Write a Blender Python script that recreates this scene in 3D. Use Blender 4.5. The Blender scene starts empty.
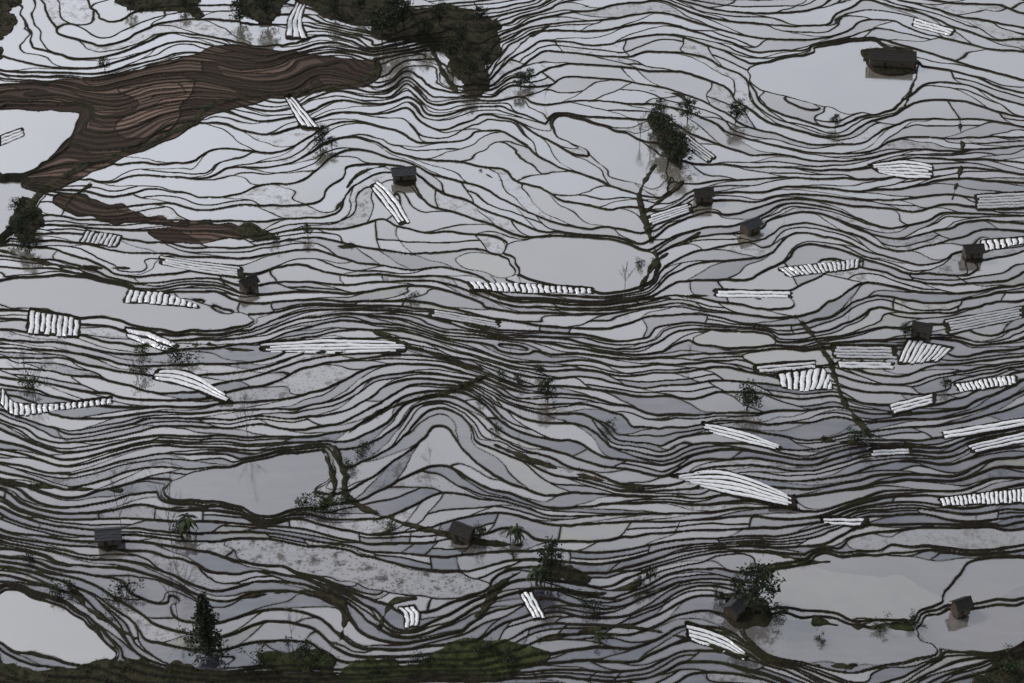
import bpy, math, random
import numpy as np
from mathutils import Vector, Matrix
random.seed(7); rng=np.random.default_rng(7)
# ------------------------------------------------------------------ camera
PITCH=math.radians(36.0); CX,CY,CZ=0.0,-421.0,306.0; FP=1775.0
cp,sp=math.cos(PITCH),math.sin(PITCH)
def project(x,y,z):
    dy=y-CY; dz=z-CZ
    dep=dy*cp-dz*sp
    return 512+FP*(x-CX)/dep, 341.5-FP*(dy*sp+dz*cp)/dep
def unproject(u,v,z):
    a=(u-512)/FP; b=-(v-341.5)/FP
    rx=a; ry=cp+b*sp; rz=-sp+b*cp
    t=(z-CZ)/rz
    return CX+rx*t, CY+ry*t, t
HL=0.36   # metres per terrace level
# ------------------------------------------------------------------ noise
def hsh(a,b=0,c=0,seed=0):
    with np.errstate(over='ignore'):
        a=np.asarray(a).astype(np.int64).astype(np.uint32); b=np.asarray(b).astype(np.int64).astype(np.uint32); c=np.asarray(c).astype(np.int64).astype(np.uint32)
        h=a*np.uint32(374761393)+b*np.uint32(668265263)+c*np.uint32(2246822519)+np.uint32((seed*3266489917)&0xffffffff)
        h=(h^(h>>np.uint32(13)))*np.uint32(1274126177)
        h=(h^(h>>np.uint32(15)))*np.uint32(2246822519)
        h=h^(h>>np.uint32(16))
    return h.astype(np.float32)/np.float32(4294967295.0)
def n2(x,y,seed=0):
    ix=np.floor(x); iy=np.floor(y); fx=x-ix; fy=y-iy
    fx=fx*fx*(3-2*fx); fy=fy*fy*(3-2*fy)
    a=hsh(ix,iy,0,seed);b=hsh(ix+1,iy,0,seed);c=hsh(ix,iy+1,0,seed);d=hsh(ix+1,iy+1,0,seed)
    return ((a*(1-fx)+b*fx)*(1-fy)+(c*(1-fx)+d*fx)*fy)*2-1
def n3(x,y,z,seed=0):
    iz=np.floor(z); fz=z-iz; fz=fz*fz*(3-2*fz)
    ix=np.floor(x); iy=np.floor(y); fx=x-ix; fy=y-iy
    fx=fx*fx*(3-2*fx); fy=fy*fy*(3-2*fy)
    r=0
    for k,w in ((0,1-fz),(1,fz)):
        a=hsh(ix,iy,iz+k,seed);b=hsh(ix+1,iy,iz+k,seed);c=hsh(ix,iy+1,iz+k,seed);d=hsh(ix+1,iy+1,iz+k,seed)
        r=r+w*((a*(1-fx)+b*fx)*(1-fy)+(c*(1-fx)+d*fx)*fy)
    return r*2-1
def smooth_line(pts,closed=False,n=5):
    P=np.array(pts,float); N=len(P); out=[]
    rngk=range(N) if closed else range(N-1)
    for i in rngk:
        if closed: p0,p1,p2,p3=P[(i-1)%N],P[i],P[(i+1)%N],P[(i+2)%N]
        else: p0,p1,p2,p3=P[max(i-1,0)],P[i],P[i+1],P[min(i+2,N-1)]
        for k in range(n):
            t=k/n
            out.append(0.5*((2*p1)+(-p0+p2)*t+(2*p0-5*p1+4*p2-p3)*t*t+(-p0+3*p1-3*p2+p3)*t**3))
    if not closed: out.append(P[-1])
    return np.array(out)
# ------------------------------------------------------------------ survey of the valley (map sheet coordinates)
LINES=[
[(45,0),(70,20),(110,32),(170,28),(215,36)],[(28,18),(60,45),(110,46),(160,36),(200,34)],[(5,55),(50,65),(100,56),(150,45),(195,40)],[(70,-20),(100,5),(150,12),(220,20)],
[(0,78),(60,76),(120,70),(190,48),(240,50)],[(-60,60),(0,78)],[(30,-20),(15,30),(5,60)],
[(200,0),(250,22),(300,46),(370,48)],[(240,-20),(300,5),(340,25),(380,25)],
[(0,100),(60,92),(120,90),(200,88),(280,75),(370,68)],[(0,130),(60,120),(110,118),(160,110),(220,95),(300,86),(372,78)],
[(340,92),(372,86),(380,66),(390,54),(410,50),(430,52),(442,66),(455,88),(480,96)],
[(350,104),(385,100),(392,84),(402,72),(414,76),(426,92),(440,108),(460,110)],
[(360,122),(392,116),(402,100),(414,104),(430,122),(470,128)],
[(70,180),(110,162),(160,148),(200,128),(250,108),(310,98),(370,92)],
[(200,165),(230,135),(280,118),(340,112),(390,112)],
[(75,190),(130,197),(190,202),(260,198),(330,208)],[(260,165),(310,150),(360,140),(400,140)],
[(150,160),(190,178),(240,172),(290,172)],
[(330,208),(345,185),(375,168),(405,165),(420,180),(430,205),(460,215)],[(345,222),(360,200),(385,185),(402,190),(412,210),(425,228),(455,236)],
[(300,230),(350,232),(400,240),(440,248),(480,240)],
[(400,140),(440,135),(480,140),(520,160)],[(470,95),(530,108),(600,130),(650,158),(668,185)],[(455,112),(500,140),(560,165),(620,195),(645,215)],
[(450,140),(520,168),(580,190),(640,215)],[(430,180),(500,208),(560,225),(640,243)],[(440,205),(470,222),(500,235),(512,248)],
[(510,240),(560,235),(640,255)],[(420,260),(480,255),(520,275),(590,290),(640,290)],
[(500,95),(530,60),(580,42),(640,36),(700,46),(760,58)],[(505,80),(520,45),(570,15),(640,-15)],[(520,95),(570,75),(640,70),(700,85)],[(512,60),(550,30),(620,10),(700,-10)],
[(640,-10),(700,10),(760,15),(830,0)],[(680,30),(740,40),(800,30),(860,10)],
[(690,70),(740,80),(760,95),(800,108),(850,118),(900,108),(920,80)],
[(750,62),(800,48),(860,35),(905,42)],
[(880,-5),(940,15),(1024,40)],[(905,45),(960,60),(1024,72)],[(915,90),(960,92),(1024,105)],
[(690,105),(750,125),(830,132),(900,118),(1024,125)],[(690,150),(760,165),(850,172),(950,170),(1024,165)],
[(700,182),(800,190),(900,200),(960,195),(1024,200)],
[(650,250),(672,226),(700,210),(740,204),(820,206),(900,225),(1024,225)],[(652,290),(670,262),(700,246),(760,242),(850,250),(940,262),(1024,250)],
[(640,292),(720,290),(800,275),(870,266),(950,285),(1024,275)],
[(0,255),(60,265),(120,275),(200,280),(260,292)],[(50,235),(120,235),(200,255),(280,260),(340,275),(420,285),(500,295),(600,300),(700,295)],
[(60,205),(120,215),(200,222),(280,235),(340,245)],
[(0,308),(80,318),(160,322),(240,332),(330,322),(420,330),(520,345),(600,345),(700,362),(760,352),(800,350),(900,330),(1024,320)],
[(300,300),(380,305),(450,318),(530,322),(620,320),(700,315),(800,312),(870,300),(1024,300)],
[(0,345),(100,350),(180,352),(250,350),(330,345),(400,350)],
[(0,375),(100,378),(200,378),(300,365),(400,362),(460,380),(520,395),(600,398),(700,402),(760,400),(850,405)],
[(830,345),(870,372),(920,375),(1024,355)],[(850,400),(900,395),(1024,365)],
[(325,442),(360,424),(400,402),(440,388),(480,384),(540,404),(620,426),(700,442),(800,455),(870,442)],
[(340,456),(370,442),(410,418),(440,406),(462,412),(500,440),(560,460),(640,466),(720,475)],
[(352,474),(390,458),(430,436),(452,440),(500,470),(560,487),(620,495),(680,490),(750,500),(830,490)],
[(356,492),(400,478),(440,466),(470,478),(520,500),(600,508)],
[(0,430),(100,425),(200,420),(280,415),(330,408),(380,395)],[(0,470),(80,470),(180,465),(260,455),(320,445)],
[(350,510),(400,520),(460,525),(520,540),(580,530),(660,515),(740,520),(830,515)],
[(0,500),(100,510),(200,505),(270,517),(350,522)],[(0,545),(80,540),(150,545),(230,550),(300,560),(400,580),(480,585),(520,570)],
[(-20,570),(50,582),(110,612),(150,650)],[(60,555),(120,575),(190,608),(240,640)],
[(240,590),(300,588),(335,600),(348,625),(360,646),(400,652),(440,640),(465,618),(490,592),(520,580)],
[(210,570),(280,572),(340,582),(368,602),(385,628),(408,636),(432,618),(460,598),(490,580)],
[(520,620),(560,600),(620,580),(700,570),(760,565)],[(560,560),(620,560),(700,545),(780,545),(850,540),(940,520),(1024,510)],
[(540,650),(620,630),(700,642),(760,662),(850,672)],[(870,440),(930,422),(1024,392)],[(840,480),(920,470),(1024,442)],[(840,520),(930,497),(1024,480)],
[(760,620),(850,620),(940,610),(1024,590)],[(860,668),(940,655),(1024,640)],[(0,676),(150,680),(300,682),(500,684),(700,684)],
]
SPC=[(60,40,8),(150,50,8),(330,20,9),(420,70,9),(250,120,12),(150,170,22),(330,150,14),(250,190,24),(300,185,22),(220,150,18),(100,220,9),(200,230,9),(450,130,10),(500,200,10),(420,220,9),(560,150,15),(600,230,17),(560,30,8),(640,60,8),(720,90,8),(620,10,9),(800,30,12),(980,40,10),(980,120,10),(760,150,11),(900,150,10),(850,200,10),(760,250,8),(900,240,9),(700,270,7),(60,300,16),(200,300,10),(350,300,7),(500,310,6.5),(600,340,7),(350,350,8),(150,360,10),(60,400,10),(250,390,8),(450,370,6),(560,380,7),(700,340,8),(760,380,9),(850,320,9),(960,310,9),(950,390,9),(700,420,8),(600,420,11),(480,420,8),(400,430,8),(200,430,9),(100,460,8),(60,520,7),(200,520,8),(420,480,9.5),(400,505,11),(520,480,9),(620,470,8),(720,510,8),(850,450,9),(960,460,9),(920,510,8),(600,530,9.5),(700,550,10),(420,550,8.5),(300,570,9),(100,560,8.5),(60,620,12),(200,620,10),(380,610,9),(500,610,9),(620,620,8),(700,660,8),(850,590,15),(980,600,15),(850,670,8),(400,670,7),(200,670,8)]
GSP=[(500,190,26),(400,200,30),(350,150,40),(560,200,40),(300,80,50),(100,40,60),(700,60,55),(900,60,60),(800,160,65),(950,200,60),(800,260,60),(100,300,80),(300,320,80),(500,330,80),(700,350,55),(900,340,55),(200,400,90),(100,480,95),(500,450,60),(650,450,60),(850,450,55),(950,480,60),(100,600,60),(300,600,55),(450,560,55),(600,600,40),(700,560,50),(850,600,80),(450,110,35)]
WATER=[ # large paddies: pts, algae, mud, bright
([(757,70),(800,57),(860,42),(880,45),(905,60),(912,78),(890,104),(850,110),(800,98),(762,84)],0,0,.95),
([(515,247),(560,238),(605,242),(642,256),(646,278),(610,290),(560,284),(520,268)],.1,0,.65),
([(175,490),(230,468),(290,455),(325,448),(328,470),(312,492),(322,508),(270,515),(225,500)],0,0,.2),
([(770,572),(830,572),(900,582),(937,598),(935,612),(880,617),(800,618),(765,604)],.3,0,.42),
([(826,558),(900,560),(965,566),(970,574),(945,595),(905,580),(835,570)],0,0,.32),
([(757,622),(820,622),(900,632),(930,642),(930,656),(860,661),(790,656),(757,642)],0,0,.25),
([(942,612),(985,604),(1030,592),(1030,640),(975,652),(940,645),(930,628)],0,0,.25),
([(975,570),(1030,562),(1030,586),(975,600),(950,598)],0,0,.35),
([(0,283),(60,277),(122,286),(128,303),(200,309),(255,322),(180,328),(120,320),(85,313),(30,304),(0,303)],0,0,.45),
([(-6,182),(24,184),(34,198),(15,225),(-6,238)],0,0,.5),
([(560,117),(600,126),(640,148),(664,165),(658,184),(625,174),(590,150),(560,136)],0,0,.85),
([(458,258),(482,254),(508,267),(500,273),(467,268)],1.,0,.7),
([(0,592),(40,602),(100,640),(112,656),(60,654),(0,640)],.1,0,.55),
([(232,542),(300,545),(400,572),(476,584),(462,594),(400,588),(300,562),(240,550)],0,1.,.3),
([(700,337),(740,334),(765,341),(740,345),(705,344)],.8,0,.6),
([(745,357),(800,353),(832,354),(815,361),(770,365)],.7,0,.7),
([(870,537),(940,532),(1024,533),(1024,541),(940,543),(860,544)],0,.5,.4),
([(0,108),(45,110),(78,110),(72,128),(40,165),(10,175),(0,170)],0,0,.8),
]
DRY=[ # ploughed fields, pts, redness
([(-30,90),(60,80),(115,74),(185,58),(215,45),(250,49),(320,55),(371,61),(376,80),(330,91),(260,101),(215,112),(182,132),(134,155),(84,176),(45,190),(22,182),(60,150),(82,118),(70,108),(-30,108)],.42),
([(118,88),(160,78),(192,78),(190,96),(168,128),(128,140),(118,128),(136,105)],1.),
([(150,229),(200,226),(250,226),(255,236),(200,241),(155,236)],.5),
([(60,198),(120,206),(180,222),(150,227),(90,218)],.4),
]
VEG=[
([(375,15),(420,5),(490,15),(505,35),(498,60),(486,90),(466,92),(450,60),(428,44),(376,38)],.9),
([(300,-20),(385,-20),(395,12),(370,28),(330,20),(306,5)],.8),
([(98,-25),(190,-25),(200,6),(215,18),(170,12),(120,8)],.9),
([(225,-25),(285,-25),(278,15),(262,26),(240,10)],.8),
([(-30,-20),(28,-20),(14,20),(3,50),(-30,70)],.9),
([(345,664),(420,650),(455,640),(480,638),(545,648),(542,670),(430,682),(340,690)],1.35),
([(-20,655),(60,668),(160,662),(230,670),(335,670),(335,705),(-20,705)],1.05),
([(870,624),(905,615),(918,630),(895,634),(818,622)],1.25),
([(255,655),(300,644),(335,655),(330,670),(280,676)],1.15),
([(726,602),(740,594),(765,604),(762,620),(736,622)],.8),
([(530,572),(545,564),(575,572),(586,582),(560,584),(540,582)],.8),
([(975,672),(1030,655),(1030,700),(950,700)],.9),
([(867,48),(913,50),(913,70),(895,70),(870,64)],.5),
([(250,230),(330,241),(340,247),(290,244),(250,238)],1.1),
([(14,204),(30,196),(40,206),(34,236),(22,248),(16,234)],1),
([(645,118),(660,115),(684,150),(682,170),(672,165),(656,145)],.9),
]
GULLY=[ # line, half width m
([(655,165),(640,195),(650,235),(656,258),(640,288)],1.3),([(690,175),(676,188),(660,200),(645,212)],.9),
([(700,232),(672,250),(655,262),(645,285)],1.0),
([(795,318),(815,340),(830,362),(845,402),(872,436)],1.3),
([(18,235),(40,192),(75,172),(110,158),(150,142),(190,122),(215,104),(262,97),(330,88),(374,76),(376,60)],1.7),
([(0,250),(60,266),(130,270)],1.0),([(335,448),(345,475),(350,500),(400,522),(470,540),(520,545)],1.5),
([(322,448),(330,465),(335,490),(322,508)],.9),([(340,440),(380,412),(430,394),(480,388)],.8),
([(960,125),(962,160),(952,200)],.9),([(440,395),(500,372),(520,384)],.8),([(620,300),(700,296),(760,300)],.7),
([(650,90),(680,95),(692,110)],1.1),([(495,445),(560,470),(640,490)],.9),
([(345,190),(360,172),(385,165)],.9),([(430,45),(455,90),(480,97)],1.2),([(0,482),(50,488),(120,490)],.7),
([(480,615),(500,585),(520,572)],1.5),([(340,640),(345,612),(330,590)],1.2),([(380,625),(392,603),(415,598)],1.2),
([(60,575),(90,610),(135,640)],.9),([(600,0),(560,18),(520,42)],.8),([(560,590),(600,596),(640,585)],.9),
([(240,598),(300,590),(340,600)],.7),([(540,640),(620,628),(700,640),(760,660),(850,668)],.8),
([(90,185),(70,200),(62,215)],1.2),([(825,440),(865,445)],1.3),([(480,170),(500,180),(530,176)],.8),
([(755,545),(800,560),(830,560)],.8),([(375,330),(440,355),(520,380)],.7),([(210,344),(250,350),(400,352)],.6),([(908,48),(914,80),(905,105)],.7),
]
BEDS=[ # upper edge, lower edge, strips, mode, whiteness
([(30,309),(80,319)],[(28,332),(78,337)],9,'x',1),([(128,290),(165,293),(198,305)],[(124,302),(165,305),(198,308)],12,'x',1),
([(125,328),(150,332),(180,345)],[(128,338),(150,346),(168,352)],2,'a',.9),([(158,370),(190,372),(230,397)],[(152,379),(185,386),(226,401)],3,'a',1),
([(2,388),(14,402),(40,404),(80,402),(112,398)],[(0,404),(14,415),(40,413),(80,408),(112,405)],20,'x',1),
([(160,256),(200,262),(242,267)],[(160,264),(200,272),(243,277)],4,'a',.8),([(260,344),(330,339),(405,342)],[(262,353),(330,354),(405,351)],4,'a',.9),
([(470,282),(530,284),(592,289)],[(475,289),(530,293),(592,294)],20,'x',1),([(378,181),(394,195),(410,222)],[(370,186),(384,205),(400,225)],3,'a',1),
([(702,423),(740,430),(782,446)],[(705,431),(740,441),(780,450)],3,'a',1),([(668,477),(725,470),(795,497)],[(690,483),(720,492),(795,507)],5,'a',1),
([(778,375),(822,368),(832,386)],[(782,388),(805,391),(832,389)],9,'x',1),([(755,366),(815,361)],[(756,373),(815,368)],2,'a',.8),
([(908,339),(953,348)],[(897,364),(938,361)],9,'x',1),([(832,346),(895,347)],[(835,358),(897,359)],4,'a',.6),([(838,361),(895,362)],[(840,368),(893,369)],2,'a',.8),
([(890,404),(935,393)],[(893,414),(935,403)],3,'a',1),([(955,384),(1015,375)],[(960,392),(1017,384)],13,'x',1),
([(940,498),(1030,488)],[(943,506),(1030,502)],20,'x',1),([(943,431),(1030,417)],[(945,439),(1030,425)],2,'a',1),([(968,445),(1030,430)],[(972,453),(1030,441)],3,'a',1),
([(778,268),(860,259)],[(790,277),(858,268)],17,'x',.8),([(519,594),(533,618)],[(532,590),(546,618)],3,'a',1),
([(686,624),(722,635),(749,655)],[(688,640),(715,649),(744,660)],4,'a',1),([(868,165),(905,160),(932,165)],[(880,173),(905,178),(932,178)],5,'a',1),
([(648,216),(690,203)],[(650,226),(692,211)],4,'a',1),([(980,241),(1030,237)],[(984,251),(1030,243)],8,'x',1),([(975,195),(1030,192)],[(978,209),(1030,207)],5,'a',.6),
([(686,134),(716,157)],[(680,142),(708,163)],4,'a',.8),([(292,96),(306,112),(320,128)],[(285,98),(294,114),(302,127)],3,'a',1),
([(915,18),(955,30)],[(912,26),(950,36)],3,'a',1),([(820,518),(868,518)],[(822,524),(862,526)],2,'a',1),([(86,231),(122,236)],[(80,242),(116,247)],8,'x',.8),
([(430,309),(500,321)],[(430,316),(498,328)],3,'a',.6),([(715,290),(790,291)],[(717,297),(790,298)],2,'a',1),([(298,0),(288,20),(286,38)],[(308,0),(302,20),(307,38)],3,'a',1),
([(398,608),(404,615),(405,628)],[(414,606),(420,615),(418,626)],3,'a',1),([(0,136),(22,128)],[(0,146),(24,136)],3,'a',1),
([(870,450),(912,448)],[(872,456),(910,454)],2,'a',.8),([(945,320),(1024,306)],[(950,334),(1024,318)],5,'a',.6),
]
# ------------------------------------------------------------------ solve levelling field
US,VS=6.0,6.0
ug=np.arange(-210,1236,US); vg=np.arange(-180,846,VS)
UU,VV=np.meshgrid(ug,vg)
uc=(UU[:-1,:-1]+UU[1:,1:])/2; vc=(VV[:-1,:-1]+VV[1:,1:])/2
sx=[];sy=[];tx=[];ty=[]
for L in LINES:
    S=smooth_line(L,n=4); D=np.diff(S,axis=0); ln=np.hypot(D[:,0],D[:,1])+1e-6; M=(S[1:]+S[:-1])/2
    sx+=list(M[:,0]);sy+=list(M[:,1]);tx+=list(D[:,0]/ln);ty+=list(D[:,1]/ln)
for u in range(-200,1230,40):
    for v in (-160,830): sx.append(u);sy.append(v);tx.append(1);ty.append(0)
sx,sy,tx,ty=map(np.array,(sx,sy,tx,ty))
TX=np.zeros_like(uc);TY=np.zeros_like(uc);WS=np.zeros_like(uc)
for k in range(len(sx)):
    w=1.0/((uc-sx[k])**2+((vc-sy[k])*1.5)**2+40.0)**1.7
    TX+=w*tx[k];TY+=w*ty[k];WS+=w
nn=np.hypot(TX,TY)+1e-12; TX/=nn;TY/=nn
NX,NY=TY,-TX      # uphill normal (travelling right -> up)
def idw(P):
    a=np.zeros_like(uc);b=np.zeros_like(uc)
    for (u,v,s) in P:
        w=1.0/((uc-u)**2+(vc-v)**2+400)**1.5; a+=w*math.log(s); b+=w
    return np.exp(a/b)
SPF=idw(SPC)*0.97; SPG=idw(GSP)*1.1
def inpoly(px,py,P):
    r=np.zeros(px.shape,bool); n=len(P); j=n-1
    for i in range(n):
        xi,yi=P[i];xj,yj=P[j]
        c=((yi>py)!=(yj>py))&(px<(xj-xi)*(py-yi)/(yj-yi+1e-12)+xi)
        r^=c; j=i
    return r
mag=1/SPF; wtn=np.ones_like(mag)
for w in WATER:
    m=inpoly(uc,vc,smooth_line(w[0],True,3)); mag[m]*=0.12; wtn[m]=3
for b in BEDS:
    m=inpoly(uc,vc,b[0]+b[1][::-1]); mag[m]*=0.25
def solve(gx,gy,ax,ay,wa,wb):
    bx,by=-ay,ax
    Mxx=wa*ax*ax+wb*bx*bx; Mxy=wa*ax*ay+wb*bx*by; Myy=wa*ay*ay+wb*by*by
    def G(F):
        return ((F[:-1,1:]-F[:-1,:-1]+F[1:,1:]-F[1:,:-1])/(2*US),(F[1:,:-1]-F[:-1,:-1]+F[1:,1:]-F[:-1,1:])/(2*VS))
    def GT(p,q):
        F=np.zeros_like(UU); p=p/(2*US); q=q/(2*VS)
        F[:-1,1:]+=p-q;F[:-1,:-1]+=-p-q;F[1:,1:]+=p+q;F[1:,:-1]+=-p+q
        return F
    def A(F):
        a,b=G(F); r=GT(Mxx*a+Mxy*b,Mxy*a+Myy*b)
        L=np.zeros_like(F); L[1:-1,1:-1]=F[1:-1,1:-1]*4-F[:-2,1:-1]-F[2:,1:-1]-F[1:-1,:-2]-F[1:-1,2:]
        K=np.zeros_like(F); I=L[1:-1,1:-1]; K[1:-1,1:-1]+=4*I;K[:-2,1:-1]-=I;K[2:,1:-1]-=I;K[1:-1,:-2]-=I;K[1:-1,2:]-=I
        return r+0.003*K+1e-9*F
    b=GT(Mxx*gx+Mxy*gy,Mxy*gx+Myy*gy)
    x=-VV*0.1 if abs(gy).mean()>abs(gx).mean() else UU*0.02
    x=x.copy(); r=b-A(x); p=r.copy(); rs=(r*r).sum()
    for it in range(2200):
        Ap=A(p); al=rs/((p*Ap).sum()+1e-30); x+=al*p; r-=al*Ap; r2=(r*r).sum()
        if r2<1e-12: break
        p=r+(r2/rs)*p; rs=r2
    return x
FD=solve(NX*mag,NY*mag,NX,NY,wtn,14*np.ones_like(mag))
GD=solve(TX/SPG,TY/SPG,TX,TY,np.ones_like(mag),2.0*np.ones_like(mag))
iv0=np.argmin(abs(vg-341)); iu0=np.argmin(abs(ug-512))
FD-=FD[iv0,iu0]
print("F range",FD.min(),FD.max(), "frame top/bottom",FD[30,iu0],FD[144,iu0])
def samp(T,u,v):
    x=np.clip((u-ug[0])/US,0,len(ug)-1.001); y=np.clip((v-vg[0])/VS,0,len(vg)-1.001)
    ix=x.astype(int);iy=y.astype(int);fx=x-ix;fy=y-iy
    return (T[iy,ix]*(1-fx)+T[iy,ix+1]*fx)*(1-fy)+(T[iy+1,ix]*(1-fx)+T[iy+1,ix+1]*fx)*fy
def world(u,v,z=None):
    u=np.asarray(u,float);v=np.asarray(v,float)
    zz=HL*(samp(FD,u,v)+0.5) if z is None else z
    x,y,t=unproject(u,v,zz); return x,y,zz
# ------------------------------------------------------------------ world grid
DX,DY=0.26,0.31
X0,X1,Y0,Y1=-226.0,226.0,-150.0,236.0
xc=np.arange(X0-3,X1+4,1.0); yc=np.arange(Y0-3,Y1+4,1.0)
XC,YC=np.meshgrid(xc,yc)
zc=np.zeros_like(XC)+YC*0.08
for it in range(18):
    u,v=project(XC,YC,zc); Fc=samp(FD,u,v); zc=0.5*zc+0.5*HL*(Fc+0.5)
Gc=samp(GD,u,v)
def sm(A,n=2):
    for _ in range(n):
        B=np.pad(A,1,'edge'); A=(B[1:-1,1:-1]*2+B[:-2,1:-1]+B[2:,1:-1]+B[1:-1,:-2]+B[1:-1,2:])/6
    return A
Fc=sm(Fc);Gc=sm(Gc)
ga,gb_=np.gradient(sm(Fc,10)); gmc=sm(np.clip(np.hypot(ga,gb_)/0.19,0.12,1.2),8)
xs=np.arange(X0,X1,DX); ys=np.arange(Y0,Y1,DY); nx,ny=len(xs),len(ys)
def upsamp(A):
    px=(xs-xc[0]); ix=px.astype(int); fx=px-ix
    B=A[:,ix]*(1-fx)+A[:,ix+1]*fx
    py=(ys-yc[0]); iy=py.astype(int); fy=(py-iy)[:,None]
    return (B[iy]*(1-fy)+B[iy+1]*fy).astype(np.float32)
Fs=upsamp(Fc);Gs=upsamp(Gc);GM=upsamp(gmc)
X,Y=np.meshgrid(xs.astype(np.float32),ys.astype(np.float32))
def bbox(P,pad):
    i0=max(int((P[:,0].min()-pad-X0)/DX),0); i1=min(int((P[:,0].max()+pad-X0)/DX)+2,nx)
    j0=max(int((P[:,1].min()-pad-Y0)/DY),0); j1=min(int((P[:,1].max()+pad-Y0)/DY)+2,ny)
    return slice(j0,j1),slice(i0,i1)
def dseg(px,py,P,closed):
    best=np.full(px.shape,1e9,np.float32); n=len(P)
    for i in range(n if closed else n-1):
        a=P[i]; b=P[(i+1)%n]; ex,ey=b-a; l2=ex*ex+ey*ey+1e-9
        t=np.clip(((px-a[0])*ex+(py-a[1])*ey)/l2,0,1)
        best=np.minimum(best,(px-a[0]-t*ex)**2+(py-a[1]-t*ey)**2)
    return np.sqrt(best)
def topoly(pts,closed=True,n=5,z=None):
    S_=smooth_line(pts,closed,n); x,y,_=world(S_[:,0],S_[:,1],z)
    return np.stack([x,y],1)
# folds of the hillside (ridges and hollows running down the slope) plus smaller irregularity
F1=Fs+GM*(1.75*n2(X/27+0.25*Y/27,Y/58,71)+0.5*n2(X/20,Y/26,1)+0.24*n2(X/10,Y/11,2)+0.07*n2(X/4.1,Y/4.1,3)+0.025*n2(X/1.7,Y/1.7,33))
F2=F1+GM*(0.95*n3(X/30,Y/24,F1*0.42,4)+0.28*n3(X/10,Y/8,F1*0.8,5))
# big paddies: the hillside is levelled there, so neighbouring terraces bend round them
bigid=np.zeros(X.shape,np.int32)-1; bigw=np.zeros(X.shape,np.float32)
wn=1.6*n2(X/11,Y/11,91)+0.8*n2(X/4.5,Y/4.5,92)
for k,(pts,al,md,br) in enumerate(WATER):
    P=topoly(pts); s=bbox(P,8); 
    if s[0].stop<=s[0].start or s[1].stop<=s[1].start: continue
    px,py=X[s],Y[s]; d=dseg(px,py,P,True); ins=inpoly(px,py,P)
    if ins.sum()<5: continue
    Lc=math.floor(float(F2[s][ins].mean()))+0.5
    sd=np.where(ins,d,-d)+wn[s]*1.3; w=np.clip(1+(sd-0.3)/4.0,0,1); w=w*w*(3-2*w)
    F2[s]=F2[s]+w*(Lc-F2[s])
    up=(w>bigw[s])&(w>0.35)&(np.floor(F2[s])==math.floor(Lc)); bigid[s]=np.where(up,k,bigid[s]); bigw[s]=np.maximum(bigw[s],w)
gy_,gx_=np.gradient(F2,DY,DX); gF=np.hypot(gx_,gy_)+1e-4
lev=np.floor(F2); fr=F2-lev
dc=np.minimum(fr,1-fr)/gF
S=Gs+0.25*n2(X/17,Y/17,6)+0.08*n2(X/6,Y/6,66)
a_,b_=np.gradient(S,DY,DX); gS=np.hypot(a_,b_)+1e-4
sh=(hsh(lev,3,0,11)-0.5)*2.8
s2=S+hsh(lev,1,0,12)*7+sh*(fr-0.5)
j=np.floor(s2); fs=s2-j
def bj(jj): return hsh(lev,jj,0,13)*0.6+0.2
b0=bj(j); cell=np.where(fs>=b0,j,j-1)
dd=np.minimum(np.abs(fs-b0),np.minimum(np.abs(fs+1-bj(j-1)),np.abs(1+bj(j+1)-fs)))
dd=dd/np.sqrt(gS**2+(sh*gF)**2)
hc=hsh(lev,cell,0,14)
split=(hc>0.68)
m=fr-0.5-0.22*n2(X/14,Y/14,7)
dsub=np.where(split,np.abs(m)/gF,99.)
sub=np.where(split,(m>0).astype(np.float32),0.5)
isbig=bigid>=0
sub=np.where(isbig,0.5,sub)
own=(HL*(lev+0.25+sub*0.5)).astype(np.float32)
ztop=HL*(F2+0.5)
dd=np.minimum(dd,dsub)
dd=np.where(isbig,99,dd).astype(np.float32)
# cross bunds that close the ends of the big paddies
wgy,wgx=np.gradient(bigw,DY,DX); gb=np.hypot(wgx,wgy)+1e-4
eb=np.abs(bigw-0.35)/gb
dd=np.minimum(dd,np.where((bigw>0.01)&(bigw<0.9),eb,99))
rid=hsh(lev,cell,(sub*4).astype(int),15)
algae=np.where(hsh(lev,cell,2,16)>0.94,0.45,0.).astype(np.float32); mudp=np.where(hsh(lev,cell,3,17)>0.88,0.75,0.).astype(np.float32)
# sky reflection painted into the water tone: paler across the top, darker lower down
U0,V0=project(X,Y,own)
sky_cream=np.exp(-(((U0-190)/260)**2+((V0-105)/140)**2)).astype(np.float32)
sky_reg=0.36*np.exp(-(((U0-520)/280)**2+((V0-160)/130)**2))+0.34*np.exp(-(((U0-850)/240)**2+((V0-70)/120)**2))-0.32*np.clip((V0-320)/250,0,1)-0.14*np.clip((V0-400)/200,0,1)*np.clip((500-U0)/300,0,1)
tone_skyR=np.clip(rid*0.66+0.16+sky_reg+0.65*sky_cream+0.2*n2(X/38,Y/38,88),0,1.2).astype(np.float32)
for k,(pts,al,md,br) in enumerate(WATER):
    mk=bigid==k; tone_skyR[mk]=br; algae[mk]=al; mudp[mk]=md
dry=np.zeros(X.shape,bool); plough=np.zeros_like(rid); veg=np.zeros_like(rid)
del j,fs,b0,m,a_,b_,gx_,gy_,wgx,wgy
wob=0.5*n2(X/5,Y/5,21)+0.25*n2(X/1.9,Y/1.9,22)
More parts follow.
